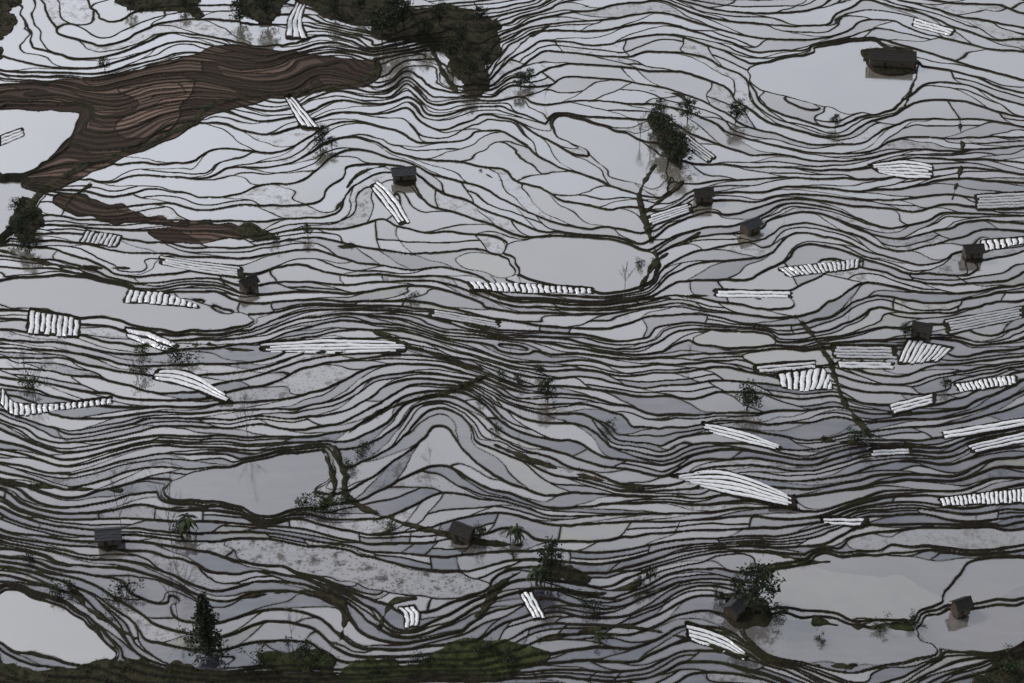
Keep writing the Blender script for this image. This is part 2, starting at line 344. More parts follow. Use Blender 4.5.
def flatpoly(pts,zp,sn=2):
    P=topoly(pts,True,sn,zp); s=bbox(P,2.5)
    if s[0].stop<=s[0].start or s[1].stop<=s[1].start: return
    px,py=X[s],Y[s]; d=dseg(px,py,P,True); ins=inpoly(px,py,P)
    sd=np.where(ins,d,-d)+wob[s]*0.5
    ins=sd>0; d=np.abs(sd)
    dc[s]=np.where(ins,99,np.minimum(dc[s],d+.12)); dd[s]=np.where(ins,99,dd[s])
    own[s]=np.where(ins,zp,own[s]); near=d<1.0
    ztop[s]=np.where(ins,zp,np.where(near,np.maximum(np.minimum(ztop[s],own[s]+.8),zp),ztop[s]))
    dry[s]=dry[s]|ins; plough[s]=np.where(ins,0.05,plough[s]); veg[s]=np.where(ins,0,veg[s])
for q,(pts,red) in enumerate(DRY):
    P=topoly(pts); s=bbox(P,4); d=dseg(X[s],Y[s],P,True); ins=inpoly(X[s],Y[s],P); sd=np.where(ins,d,-d)+wn[s]*(1.0 if q<2 else 1.8); ins=sd>0
    dry[s]|=ins; plough[s]=np.where(ins,np.clip(red*(0.35+1.4*rid[s]),.15,1),plough[s])
    dc[s]=np.minimum(dc[s],np.abs(sd)+.06)
bedz=[]
for (A_,B_,n,mode,wh) in BEDS:
    pts=list(A_)+list(B_[::-1]); a=np.array(pts,float); x,y,_=world(a[:,0],a[:,1]); ii=np.clip(((x-X0)/DX).astype(int),0,nx-1); jj=np.clip(((y-Y0)/DY).astype(int),0,ny-1)
    zp=float(np.median(own[jj,ii])); bedz.append(zp)
    ex=a; P=[]
    for k in range(len(ex)):
        q=ex[(k+1)%len(ex)]
        P+= [tuple(ex[k]),tuple((ex[k]+q)/2)]
    flatpoly(P,zp)
vz=np.zeros_like(rid)
for pts,am in VEG:
    P=topoly(pts); s=bbox(P,5); d=dseg(X[s],Y[s],P,True); ins=inpoly(X[s],Y[s],P); sd=np.where(ins,d,-d)+wob[s]*3+3.*n2(X[s]/12,Y[s]/12,23)
    w=np.clip(sd/0.6,0,1); vz[s]=np.maximum(vz[s],w); veg[s]=np.maximum(veg[s],w*am)
for pts,hw in GULLY:
    P=topoly(pts,False); s=bbox(P,3.5); d=dseg(X[s],Y[s],P,False)+wob[s]*1.5
    w=np.clip((hw*0.75-d)/0.5,0,1); vz[s]=np.maximum(vz[s],w); veg[s]=np.maximum(veg[s],w*1.05)
HUTS=[(110,541,5.8,4.0,0.1),(463,537,5.2,3.8,-0.5),(703,200,5.4,4.0,0.1),(750,231,5.2,4.0,0.6),(972,256,5.4,3.8,0.1),(249,289,4.6,3.6,0.7),(404,179,7.2,4.0,0.15),(921,335,5.0,4.0,-0.3),(960,612,3.8,3.0,0.4),(735,612,4.2,3.4,0.9),(891,64,16.,6.5,-0.12)]
for h_ in HUTS:
    x,y,z=world(h_[0],h_[1]); x=float(x);y=float(y); R=h_[2]*0.58
    P=np.array([[x,y]]); s=bbox(P,R+2)
    d=np.hypot(X[s]-x,Y[s]-y)+wob[s]; w=np.clip((R-d)/0.8,0,1)
    vz[s]=np.maximum(vz[s],w); veg[s]=np.maximum(veg[s]*(1-w),w*0.35)
    ztop[s]=ztop[s]*(1-w)+float(z)*w; own[s]=np.where(w>0.5,float(z),own[s])
# ------------------------------------------------------------------ compose surfaces
thr=(0.125+0.12*hsh(np.floor(F2+0.5),7,0,35)+0.12*n2(X/11,Y/11,31)+0.08*n2(X/2.6,Y/2.6,32)+np.clip((Y+20)/1300,0,.15)).astype(np.float32)
thr=np.maximum(thr,0.10)
def prof(t): return np.where(t>0,np.minimum(1,t*2.2),0)
rim=0.14+0.08*n2(X/3,Y/3,34)
thc=thr+0.03
tc=1-dc/thc; td=1-dd/(thr*0.85+.02)
zb=np.maximum(prof(tc)*np.clip(ztop-own,0,2.5)+prof(tc)*rim, prof(td)*rim*0.9)
tm=np.maximum(tc,td)
ground=np.where(tm>0,own+zb,own+np.maximum(tm*0.35,-0.22)).astype(np.float32)
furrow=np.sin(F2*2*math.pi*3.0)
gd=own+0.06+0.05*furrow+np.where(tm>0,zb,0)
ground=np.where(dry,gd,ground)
rough=0.35*n2(X/2.1,Y/2.1,41)+0.2*n2(X/0.9,Y/0.9,42)+0.5*n2(X/7,Y/7,43)
gv=own+np.where(tm>0,zb,0)+0.35+rough*0.45
ground=(ground*(1-vz)+np.maximum(gv,ground)*vz).astype(np.float32)
ground+=np.where((tm>0)&(vz<0.5),0.06*n2(X/0.7,Y/0.7,44),0).astype(np.float32)
U_,V_=project(X,Y,own)
keepv=(U_>-85)&(U_<1109)&(V_>-45)&(V_<720)
fk=keepv[:-1,:-1]&keepv[1:,1:]&keepv[:-1,1:]&keepv[1:,:-1]
def build(name,Z,fmask,attrs,mat):
    jj,ii=np.nonzero(fmask)
    a=jj*nx+ii; quads=np.stack([a,a+1,a+nx+1,a+nx],1)
    used=np.zeros(nx*ny,bool); used[quads.ravel()]=True
    remap=np.cumsum(used)-1; q=remap[quads].astype(np.int32)
    idx=np.nonzero(used)[0]
    co=np.stack([X.ravel()[idx],Y.ravel()[idx],Z.ravel()[idx]],1).astype(np.float32)
    me=bpy.data.meshes.new(name); me.vertices.add(len(idx)); me.vertices.foreach_set('co',co.ravel())
    me.loops.add(q.size); me.loops.foreach_set('vertex_index',q.ravel())
    me.polygons.add(len(q)); me.polygons.foreach_set('loop_start',np.arange(0,q.size,4,dtype=np.int32))
    me.update(calc_edges=True)
    for an,arr in attrs.items():
        at=me.attributes.new(an,'FLOAT_COLOR','POINT')
        c=np.ones((len(idx),4),np.float32)
        for k,ch in enumerate(arr): c[:,k]=ch.ravel()[idx]
        at.data.foreach_set('color',c.ravel())
    me.materials.append(mat)
    ob=bpy.data.objects.new(name,me); bpy.context.scene.collection.objects.link(ob)
    print(name,len(q)); return ob
# ------------------------------------------------------------------ materials
def newmat(name):
    m=bpy.data.materials.new(name); m.use_nodes=True; nt=m.node_tree; nt.nodes.clear(); return m,nt
def N(nt,t,**k):
    n=nt.nodes.new(t)
    for a,b in k.items():
        if a in ('operation','blend_type','data_type','attribute_name','noise_dimensions','feature','distribution'): setattr(n,a,b)
        else: n.inputs[a].default_value=b
    return n
def mixc(nt,fac,a,b,bt='MIX'):
    n=nt.nodes.new('ShaderNodeMix'); n.data_type='RGBA'; n.blend_type=bt
    for s,i in ((fac,0),(a,6),(b,7)):
        if isinstance(s,bpy.types.NodeSocket): nt.links.new(s,n.inputs[i])
        else: n.inputs[i].default_value=s if i==0 else (tuple(s)+(1,) if len(s)==3 else s)
    return n.outputs[2]
def mth(nt,op,a,b=None,clamp=False):
    n=nt.nodes.new('ShaderNodeMath'); n.operation=op; n.use_clamp=clamp
    for s,i in ((a,0),(b,1)):
        if s is None: continue
        if isinstance(s,bpy.types.NodeSocket): nt.links.new(s,n.inputs[i])
        else: n.inputs[i].default_value=s
    return n.outputs[0]
def noise(nt,scale,detail=4,rough=.6,vec=None):
    if vec is None:
        vec=nt.nodes.new('ShaderNodeTexCoord').outputs['Object']
    n=nt.nodes.new('ShaderNodeTexNoise'); n.inputs['Scale'].default_value=scale; n.inputs['Detail'].default_value=detail; n.inputs['Roughness'].default_value=rough
    nt.links.new(vec,n.inputs['Vector']); return n.outputs['Fac']
def ramp(nt,s,lo,hi):
    n=nt.nodes.new('ShaderNodeMapRange'); nt.links.new(s,n.inputs[0]); n.inputs[1].default_value=lo;n.inputs[2].default_value=hi; n.clamp=True; return n.outputs[0]
def scaled(nt,sx_,sy_,sz_=1,rot=0):
    t=nt.nodes.new('ShaderNodeTexCoord'); m=nt.nodes.new('ShaderNodeMapping'); m.inputs['Scale'].default_value=(sx_,sy_,sz_); m.inputs['Rotation'].default_value=(0,0,rot)
    nt.links.new(t.outputs['Object'],m.inputs[0]); return m.outputs[0]
def finish(nt,sh_):
    o=nt.nodes.new('ShaderNodeOutputMaterial'); nt.links.new(sh_,o.inputs[0])
def bumpn(nt,h,st,dist):
    b=nt.nodes.new('ShaderNodeBump'); b.inputs['Strength'].default_value=st; b.inputs['Distance'].default_value=dist; nt.links.new(h,b.inputs['Height']); return b.outputs[0]
# ground
mg,nt=newmat('mud_and_grass')
at=N(nt,'ShaderNodeAttribute',attribute_name='gk'); sep=nt.nodes.new('ShaderNodeSeparateColor'); nt.links.new(at.outputs['Color'],sep.inputs[0])
nA=noise(nt,0.35,5); nB=noise(nt,2.2,4); nC=noise(nt,0.06,3)
mud=mixc(nt,ramp(nt,nB,.35,.7),(.006,.005,.004),(.031,.022,.014))
mud=mixc(nt,ramp(nt,nC,.45,.62),mud,mixc(nt,nB,(.010,.011,.005),(.028,.027,.012)))
mud=mixc(nt,mth(nt,'MULTIPLY',ramp(nt,nA,.55,.68),.65),mud,(.028,.038,.010))
grn=mixc(nt,ramp(nt,nB,.35,.65),(.008,.010,.005),(.034,.038,.013))
grn=mixc(nt,ramp(nt,nA,.42,.58),grn,mixc(nt,nB,(.018,.013,.008),(.068,.050,.032)))
c=mixc(nt,mth(nt,'MINIMUM',sep.outputs[1],1.0),mud,grn)
c=mixc(nt,ramp(nt,sep.outputs[1],1.0,1.4),c,mixc(nt,ramp(nt,nA,.35,.65),(.020,.028,.009),(.062,.082,.024)))
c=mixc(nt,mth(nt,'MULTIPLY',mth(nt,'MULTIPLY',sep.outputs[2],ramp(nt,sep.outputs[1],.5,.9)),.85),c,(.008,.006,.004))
bare=mixc(nt,ramp(nt,nB,.3,.7),(.024,.015,.011),(.070,.046,.034))
red=mixc(nt,ramp(nt,nB,.3,.7),(.15,.095,.070),(.29,.205,.16))
pl=mixc(nt,ramp(nt,sep.outputs[0],.3,.95),bare,red)
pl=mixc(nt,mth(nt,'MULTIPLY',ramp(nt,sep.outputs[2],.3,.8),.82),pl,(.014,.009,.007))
c=mixc(nt,ramp(nt,sep.outputs[0],.03,.12),c,pl)
bs=N(nt,'ShaderNodeBsdfPrincipled',Roughness=.85); bs.inputs['Specular IOR Level'].default_value=.2
nt.links.new(c,bs.inputs['Base Color']); nt.links.new(bumpn(nt,nB,.6,.25),bs.inputs['Normal']); finish(nt,bs.outputs[0])
# water
mw,nt=newmat('flooded_paddy_water')
at=N(nt,'ShaderNodeAttribute',attribute_name='wt'); sep=nt.nodes.new('ShaderNodeSeparateColor'); nt.links.new(at.outputs['Color'],sep.inputs[0]); shore=at.outputs['Alpha']
fine=noise(nt,1.6,4,.7); strk=noise(nt,1,4,.65,scaled(nt,.09,.45,.3,.15))
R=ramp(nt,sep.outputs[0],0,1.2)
silt_sky=mixc(nt,R,(.052,.054,.072),(.72,.66,.56))  # silt tone per paddy plus the painted sky-reflection gradient
silt_sky=mixc(nt,mth(nt,'MULTIPLY',ramp(nt,noise(nt,.03,3),.5,.62),.3),silt_sky,(.33,.285,.265))
silt_sky=mixc(nt,mth(nt,'MULTIPLY',ramp(nt,strk,.42,.7),.20),silt_sky,(.42,.41,.42))
silt_sky=mixc(nt,mth(nt,'MULTIPLY',ramp(nt,fine,.55,.75),.35),silt_sky,(.08,.075,.07))
silt_sky=mixc(nt,mth(nt,'MULTIPLY',mth(nt,'MULTIPLY',sep.outputs[1],.8),ramp(nt,noise(nt,.22,3),.35,.6)),silt_sky,(.40,.39,.18))
vo=nt.nodes.new('ShaderNodeTexVoronoi'); vo.inputs['Scale'].default_value=1.1; nt.links.new(nt.nodes.new('ShaderNodeTexCoord').outputs['Object'],vo.inputs['Vector'])
dots=mth(nt,'MULTIPLY',ramp(nt,vo.outputs['Distance'],.42,.25),ramp(nt,noise(nt,.5,3),.4,.55))
mudf=mth(nt,'MULTIPLY',sep.outputs[2],mth(nt,'MAXIMUM',mth(nt,'MULTIPLY',dots,.8),ramp(nt,noise(nt,.3,5,.7),.5,.62)),True)
edge=mth(nt,'MULTIPLY',ramp(nt,mth(nt,'ADD',shore,mth(nt,'MULTIPLY',fine,1.4)),1.2,1.8),.75)
mudf=mth(nt,'MAXIMUM',mudf,edge)
base=mixc(nt,mudf,silt_sky,(.05,.040,.030))
dif=N(nt,'ShaderNodeBsdfDiffuse'); nt.links.new(base,dif.inputs[0])
gl=N(nt,'ShaderNodeBsdfGlossy',Roughness=.07); gl.inputs[0].default_value=(1,.99,.99,1)
rr=mth(nt,'ADD',mth(nt,'MULTIPLY',ramp(nt,strk,.4,.7),.14),.04); nt.links.new(rr,gl.inputs['Roughness'])
bm=bumpn(nt,noise(nt,1.0,2,.6,scaled(nt,1.3,2.6)),.10,.05); nt.links.new(bm,gl.inputs['Normal'])
fz=N(nt,'ShaderNodeFresnel',IOR=2.0)
ff=mth(nt,'ADD',mth(nt,'MULTIPLY',fz.outputs[0],1.5),mth(nt,'ADD',mth(nt,'MULTIPLY',R,.52),.15))  # mirror share also follows the painted sky gradient
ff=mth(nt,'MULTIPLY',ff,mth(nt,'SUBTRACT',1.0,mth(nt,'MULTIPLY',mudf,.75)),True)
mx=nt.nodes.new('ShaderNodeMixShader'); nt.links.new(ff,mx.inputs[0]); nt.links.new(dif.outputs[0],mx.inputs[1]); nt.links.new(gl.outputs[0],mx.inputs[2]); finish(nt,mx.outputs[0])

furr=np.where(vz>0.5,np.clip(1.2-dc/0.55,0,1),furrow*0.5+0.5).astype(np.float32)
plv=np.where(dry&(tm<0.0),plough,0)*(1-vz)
shorev=np.clip(1-np.minimum(dc-thc,dd-thr)/0.9,0,1).astype(np.float32)
wz=own
zmx=np.maximum(np.maximum(wz[:-1,:-1],wz[1:,1:]),np.maximum(wz[:-1,1:],wz[1:,:-1]));zmn=np.minimum(np.minimum(wz[:-1,:-1],wz[1:,1:]),np.minimum(wz[:-1,1:],wz[1:,:-1]))
notw=dry|(vz>0.95)
fw=fk&((zmx-zmn)<0.004)&~(notw[:-1,:-1]&notw[1:,1:]&notw[:-1,1:]&notw[1:,:-1])
deep=((ground-wz)>0.12); fw&=~(deep[:-1,:-1]&deep[1:,1:]&deep[:-1,1:]&deep[1:,:-1])
sub_=((ground-wz)<-0.2)&~notw; fg=fk&~(sub_[:-1,:-1]&sub_[1:,1:]&sub_[:-1,1:]&sub_[1:,:-1]&((zmx-zmn)<0.004))
wzz=np.where(dry,own-0.3,own)
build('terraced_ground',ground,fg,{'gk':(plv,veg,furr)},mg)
build('paddy_water',wzz,fw,{'wt':(tone_skyR,algae,mudp,shorev)},mw)
# ------------------------------------------------------------------ outer hillside
ox=np.concatenate([np.linspace(-1800,-260,24),np.linspace(-240,240,49),np.linspace(260,1800,24)])
oy=np.concatenate([np.linspace(-900,-170,14),np.linspace(-160,250,42),np.linspace(275,3000,36)])
OX,OY=np.meshgrid(ox,oy)
cxx=np.clip(OX,X0,X1);cyy=np.clip(OY,Y0,Y1)
ixx=np.clip((cxx-xc[0]).astype(int),0,len(xc)-1);iyy=np.clip((cyy-yc[0]).astype(int),0,len(yc)-1)
zi=HL*Fc[iyy,ixx]-3.0
far=np.hypot(np.maximum(np.abs(OX)-X1,0),np.maximum(np.maximum(OY-Y1,Y0-OY),0))
zo=zi+np.where(OY>Y1,(OY-Y1)*0.13,0)+np.where(OY<Y0,(OY-Y0)*0.12,0)+np.clip(far/250,0,1)*25*n2(OX/260+50,OY/260+50,51)+np.clip(far/40,0,1)*3*n2(OX/45+50,OY/45+50,52)+np.clip((np.abs(OX)-300)/1500,0,1)*120
v_=[(float(a),float(b),float(c_)) for a,b,c_ in zip(OX.ravel(),OY.ravel(),zo.ravel())]
w_=len(ox); f_=[(r*w_+q,r*w_+q+1,(r+1)*w_+q+1,(r+1)*w_+q) for r in range(len(oy)-1) for q in range(w_-1)]
me=bpy.data.meshes.new('hillside'); me.from_pydata(v_,[],f_); me.shade_smooth()
mh,nt=newmat('hillside_scrub'); nA=noise(nt,.05,8,.65); nB=noise(nt,.4,6)
c=mixc(nt,ramp(nt,nA,.4,.6),(.02,.025,.012),(.055,.05,.03)); c=mixc(nt,ramp(nt,nB,.5,.7),c,(.015,.02,.01))
bs=N(nt,'ShaderNodeBsdfPrincipled',Roughness=.9); nt.links.new(c,bs.inputs[0]); finish(nt,bs.outputs[0]); me.materials.append(mh)
bpy.context.scene.collection.objects.link(bpy.data.objects.new('hillside',me))
# ------------------------------------------------------------------ helpers
def gz(x,y,r=0):
    i=int(round((x-X0)/DX)); k=int(round((y-Y0)/DY)); i=min(max(i,0),nx-1);k=min(max(k,0),ny-1)
    if r: return float(ground[max(k-r,0):k+r+1,max(i-r,0):i+r+1].max())
    return float(ground[k,i])
def mesh_ob(name,vs,fs_,mats,mi=None,smooth=False,parent=None,loc=(0,0,0)):
    me=bpy.data.meshes.new(name); me.from_pydata([tuple(map(float,v)) for v in vs],[],fs_)
    for m in mats: me.materials.append(m)
    if mi is not None: me.polygons.foreach_set('material_index',mi)
    if not smooth: me.shade_flat()
    me.update(); ob=bpy.data.objects.new(name,me); bpy.context.scene.collection.objects.link(ob); ob.location=loc
    if parent: ob.parent=parent
    return ob
def simple(name,c1,c2,scale,rough=.8,bump=0.,spec=.3,vec=None):
    m,nt=newmat(name); n=noise(nt,scale,5,.6,scaled(nt,*vec) if vec else None)
    bs=N(nt,'ShaderNodeBsdfPrincipled',Roughness=rough); bs.inputs['Specular IOR Level'].default_value=spec
    nt.links.new(mixc(nt,ramp(nt,n,.35,.65),c1,c2),bs.inputs[0])
    if bump: nt.links.new(bumpn(nt,n,bump,.1),bs.inputs['Normal'])
    finish(nt,bs.outputs[0]); return m
# ------------------------------------------------------------------ plastic covered beds
mp={}
for wv in (1,.8,.6):
    m,nt=newmat('plastic_film_%d'%int(wv*100)); n_=noise(nt,.9,5,.6); col=mixc(nt,ramp(nt,n_,.35,.65),(.93*wv,.93*wv,.93*wv),(.76*wv,.77*wv,.79*wv))
    bs=N(nt,'ShaderNodeBsdfPrincipled',Roughness=.2); bs.inputs['Specular IOR Level'].default_value=1.0; bs.inputs['Coat Weight'].default_value=.6; bs.inputs['Coat Roughness'].default_value=.12
    nt.links.new(col,bs.inputs[0]); nt.links.new(bumpn(nt,n_,.4,.1),bs.inputs['Normal']); finish(nt,bs.outputs[0]); mp[wv]=m
def resamp(P,n):
    P=np.array(P,float); d=np.r_[0,np.cumsum(np.hypot(*np.diff(P,axis=0).T))]; t=np.linspace(0,d[-1],n)
    return np.stack([np.interp(t,d,P[:,0]),np.interp(t,d,P[:,1])],1)
for (A_,B_,n,mode,wh),zp in zip(BEDS,bedz):
    SA=smooth_line(A_,n=6) if len(A_)>2 else np.array(A_,float); SB=smooth_line(B_,n=6) if len(B_)>2 else np.array(B_,float)
    vs=[];fs_=[]
    M=16
    for k in range(n):
        g=0.12 if mode=='x' else 0.11
        jt=random.uniform(-.05,.05); g+=random.uniform(-.03,.06); t0=(k+g+jt)/n; t1=(k+1-g+jt)/n
        if mode=='x':
            a=resamp(SA,n*6+1); b=resamp(SB,n*6+1)
            def at_(P,t): 
                q=min(max(t,0),1)*(len(P)-1); i=min(int(q),len(P)-2); return P[i]+(P[i+1]-P[i])*(q-i)
            e0=[at_(a,t0),at_(b,t0)];e1=[at_(a,t1),at_(b,t1)]; r0=random.uniform(-.05,.10); r1=1-random.uniform(-.05,.12)
            L0=[e0[0]+(e0[1]-e0[0])*s for s in np.linspace(r0,r1,M)];L1=[e1[0]+(e1[1]-e1[0])*s for s in np.linspace(r0,r1,M)]
        else:
            a=resamp(SA,M*2);b=resamp(SB,M*2)
            L0=list(a+(b-a)*t0);L1=list(a+(b-a)*t1)
            c0=random.randint(0,2);c1=random.randint(0,2); L0=L0[c0:len(L0)-c1];L1=L1[c0:len(L1)-c1]
        L0=np.array(L0);L1=np.array(L1)
        x0,y0,_=world(L0[:,0],L0[:,1],zp+.1); x1,y1,_=world(L1[:,0],L1[:,1],zp+.1)
        base_i=len(vs); mm=len(x0); ph=random.uniform(0,6)
        for i in range(mm):
            wj=random.uniform(-.07,.07)+.09*math.sin(i*.5+ph); end=0.35 if i in (0,mm-1) else 1
            for q in range(6):
                s=q/5; hh=0.22*end*math.sin(math.pi*s)**.6*(1+random.uniform(-.2,.2)) if 0<q<5 else -0.05
                s2_=s+wj
                vs.append((x0[i]+(x1[i]-x0[i])*s2_,y0[i]+(y1[i]-y0[i])*s2_,zp+0.12+hh))
        for i in range(mm-1):
            for q in range(5):
                o=base_i+i*6+q; fs_.append((o,o+1,o+7,o+6))
    key=min(mp,key=lambda q:abs(q-wh)); mesh_ob('plastic_covered_seedbed',vs,fs_,[mp[key]],smooth=True)
# ------------------------------------------------------------------ huts
m_wall=simple('mud_brick_wall',(.045,.036,.028),(.09,.07,.052),1.5,.9,.4)
m_roof=simple('weathered_thatch',(.018,.016,.015),(.05,.045,.04),3,.9,.6,.2,(1,6,1))
m_tile=simple('slate_roof',(.025,.027,.031),(.055,.058,.065),2.5,.7,.5,.4,(6,1,1))
m_dark=simple('dark_timber',(.012,.01,.009),(.03,.022,.016),4,.8)
def box(x0,x1,y0,y1,z0,z1):
    v=[(x,y,z) for z in (z0,z1) for y in (y0,y1) for x in (x0,x1)]
    f=[(0,2,3,1),(4,5,7,6),(0,1,5,4),(2,6,7,3),(0,4,6,2),(1,3,7,5)]
    return v,f
def hut(u,v,L,Wd,rot,k):
    x,y,_=world(u,v); x=float(x);y=float(y); z=gz(x,y,3)-.15
    e=bpy.data.objects.new('field_hut',None); bpy.context.scene.collection.objects.link(e); e.location=(x,y,z); e.rotation_euler=(0,0,rot)
    Hh=2.4 if L<12 else 3.2; l=L/2; w=Wd/2; t=.25; R=1.4 if L<12 else 1.9
    vs=[];fs_=[]
    def add(b):
        o=len(vs); vs.extend(b[0]); fs_.extend([tuple(i+o for i in q) for q in b[1]])
    add(box(-l,l,w-t,w,-.8,Hh)); add(box(-l,-l+t,-w+t,w-t,-.8,Hh)); add(box(l-t,l,-w+t,w-t,-.8,Hh))
    dx=-l*.3; add(box(-l,dx-.5,-w,-w+t,-.8,Hh)); add(box(dx-.5,dx+.5,-w,-w+t,2.0,Hh)); add(box(dx-.5,dx+.5,-w,-w+t,-.8,0.05))
    wx=l*.45; add(box(dx+.5,wx-.4,-w,-w+t,-.8,Hh)); add(box(wx-.4,wx+.4,-w,-w+t,-.8,1.1)); add(box(wx-.4,wx+.4,-w,-w+t,1.9,Hh)); add(box(wx+.4,l,-w,-w+t,-.8,Hh))
    for sx_ in (-1,1):
        o=len(vs); a=sx_*l; b=sx_*(l-t)
        vs.extend([(a,-w,Hh),(a,w,Hh),(a,0,Hh+R*.92),(b,-w,Hh),(b,w,Hh),(b,0,Hh+R*.92)]); fs_.extend([(o,o+1,o+2),(o+3,o+5,o+4),(o,o+2,o+5,o+3),(o+1,o+4,o+5,o+2)])
    mesh_ob('walls',vs,fs_,[m_wall],parent=e)
    vs=[];fs_=[]; n=10; ov=.55
    for s_ in (-1,1):
        for lay in range(4):
            y0=s_*(w+ov)*(1-lay/4)*1.0; y1=s_*(w+ov)*(1-(lay+1)/4)
            zf=lambda yy:Hh+R*(1-abs(yy)/w)+.06
            o=len(vs)
            for i in range(n+1):
                xx=-l-ov+(L+2*ov)*i/n; jz=random.uniform(-.06,.06)
                vs.extend([(xx,y0,zf(y0)+.14+jz),(xx,y1,zf(y1)+.05+jz*.5),(xx,y0,zf(y0)-.02+jz)])
            for i in range(n):
                a=o+i*3; fs_.extend([(a,a+3,a+4,a+1),(a,a+2,a+5,a+3)])
    add2=box(-l-ov,l+ov,-.18,.18,Hh+R+.02,Hh+R+.24); o=len(vs); vs.extend(add2[0]); fs_.extend([tuple(i+o for i in q) for q in add2[1]])
    mesh_ob('roof',vs,fs_,[m_roof if k%3 else m_tile],parent=e)
    b=box(dx-.48,dx+.48,-w+.06,-w+.12,.06,1.98); mesh_ob('door',b[0],b[1],[m_dark],parent=e)
    b=box(wx-.39,wx+.39,-w+.1,-w+.14,1.11,1.89); mesh_ob('window_shutter',b[0],b[1],[m_dark],parent=e)
for k,h_ in enumerate(HUTS): hut(*h_,k)
# ------------------------------------------------------------------ plants
m_leafd=simple('leaves_dark',(.008,.011,.006),(.024,.031,.014),.8,.7)
m_leafg=simple('leaves_green',(.018,.030,.010),(.05,.07,.022),.8,.7)
m_leafb=simple('leaves_brown',(.03,.024,.015),(.07,.055,.032),.8,.8)
m_bark=simple('bark',(.02,.016,.012),(.05,.042,.034),5,.9)
def tube(vs,fs_,mi,p,q,r0,r1,m=0,n=5):
    p=Vector(p);q=Vector(q); d=(q-p).normalized(); a=d.orthogonal().normalized(); b=d.cross(a); o=len(vs)
    for c_,r in ((p,r0),(q,r1)):
        for i in range(n):
            t=2*math.pi*i/n; vs.append(c_+a*(r*math.cos(t))+b*(r*math.sin(t)))
    for i in range(n): fs_.append((o+i,o+(i+1)%n,o+n+(i+1)%n,o+n+i)); mi.append(m)
def leaf(vs,fs_,mi,c_,s,m,rnd):
    a=Vector((rnd.gauss(0,1),rnd.gauss(0,1),rnd.gauss(0,.6))).normalized(); b=a.orthogonal().normalized(); b.rotate(Matrix.Rotation(rnd.uniform(0,6.3),3,a)); o=len(vs)
    c_=Vector(c_); vs.extend([c_-a*s,c_+b*s*.45,c_+a*s,c_-b*s*.45]); fs_.append((o,o+1,o+2,o+3)); mi.append(m)
def t_leafy(seed,H=6,spread=.42):
    r=random.Random(seed); vs=[];fs_=[];mi=[]
    p=Vector((0,0,-.5)); ts=[p.copy()]
    for i in range(4):
        q=p+Vector((r.uniform(-.2,.2),r.uniform(-.2,.2),H*.17)); tube(vs,fs_,mi,p,q,.04*H*(1-i*.2),.04*H*(1-(i+1)*.2)); p=q; ts.append(p.copy())
    for k in range(24):
        th=r.uniform(0,6.3); rr=H*spread*math.sqrt(r.random())*1.0; zz=H*(r.uniform(.32,1.0)); rr*=math.sqrt(max(.08,1-((zz/H-.58)/.46)**2)); c_=Vector((math.cos(th)*rr,math.sin(th)*rr,zz))
        s=r.choice(ts[2:]); 
        if s.z<c_.z+.5: tube(vs,fs_,mi,s,c_,.012*H,.004*H,n=4)
        R=H*r.uniform(.08,.16)
        for _ in range(44):
            d=Vector((r.gauss(0,1),r.gauss(0,1),r.gauss(0,.8)))*R*.6; leaf(vs,fs_,mi,c_+d,H*.040*r.uniform(.6,1.4),2 if r.random()<.22 else 1,r)
    return vs,fs_,mi
def t_conifer(seed,H=9):
    r=random.Random(seed); vs=[];fs_=[];mi=[]; tube(vs,fs_,mi,(0,0,-.5),(0,0,H),.16,.03)
    z=H*.12
    while z<H*.98:
        L=H*.26*(1-z/H)**.75*r.uniform(.7,1.15)+.15; n=r.randint(5,7); t0=r.uniform(0,6)
        for i in range(n):
            th=t0+6.283*i/n+r.uniform(-.3,.3); l=L*r.uniform(.6,1.15); e=Vector((math.cos(th)*l,math.sin(th)*l,z-l*.18))
            tube(vs,fs_,mi,(0,0,z),e,.04,.01,n=3)
            for q in range(9):
                s=(q+1)/9
                for _ in range(2): leaf(vs,fs_,mi,Vector((0,0,z)).lerp(e,s)+Vector((r.gauss(0,.13),r.gauss(0,.13),r.gauss(0,.1))),.26*(1.2-s*.4),1 if r.random()<.85 else 2,r)
        z+=H*.045
    return vs,fs_,mi
def t_bare(seed,H=8,th=.05):
    r=random.Random(seed); vs=[];fs_=[];mi=[]
    def rec(p,d,l,rad,dep):
        q=p+d*l; tube(vs,fs_,mi,p,q,rad,rad*.65,n=4)
        if dep==0: return
        for _ in range(r.randint(2,3)):
            nd=(d+Vector((r.gauss(0,.45),r.gauss(0,.45),r.gauss(.15,.25)))).normalized(); rec(p+d*l*r.uniform(.5,1),nd,l*r.uniform(.5,.78),rad*.6,dep-1)
        nd=(d+Vector((r.gauss(0,.12),r.gauss(0,.12),.1))).normalized(); rec(q,nd,l*.75,rad*.65,dep-1)
    rec(Vector((0,0,-.4)),Vector((0,0,1)),H*.33,th*H*.25,4)
    return vs,fs_,mi
def t_bush(seed,H=2.2):
    r=random.Random(seed); vs=[];fs_=[];mi=[]
    for k in range(10):
        c_=Vector((r.gauss(0,.42)*H,r.gauss(0,.36)*H,H*r.uniform(.1,.8))); tube(vs,fs_,mi,(c_.x*.3,c_.y*.3,-.3),c_,.05,.02,n=3)
        for _ in range(32):
            leaf(vs,fs_,mi,c_+Vector((r.gauss(0,1),r.gauss(0,1),r.gauss(0,.8)))*H*.15,H*.08*r.uniform(.6,1.5),1 if r.random()<.7 else 2,r)
    return vs,fs_,mi
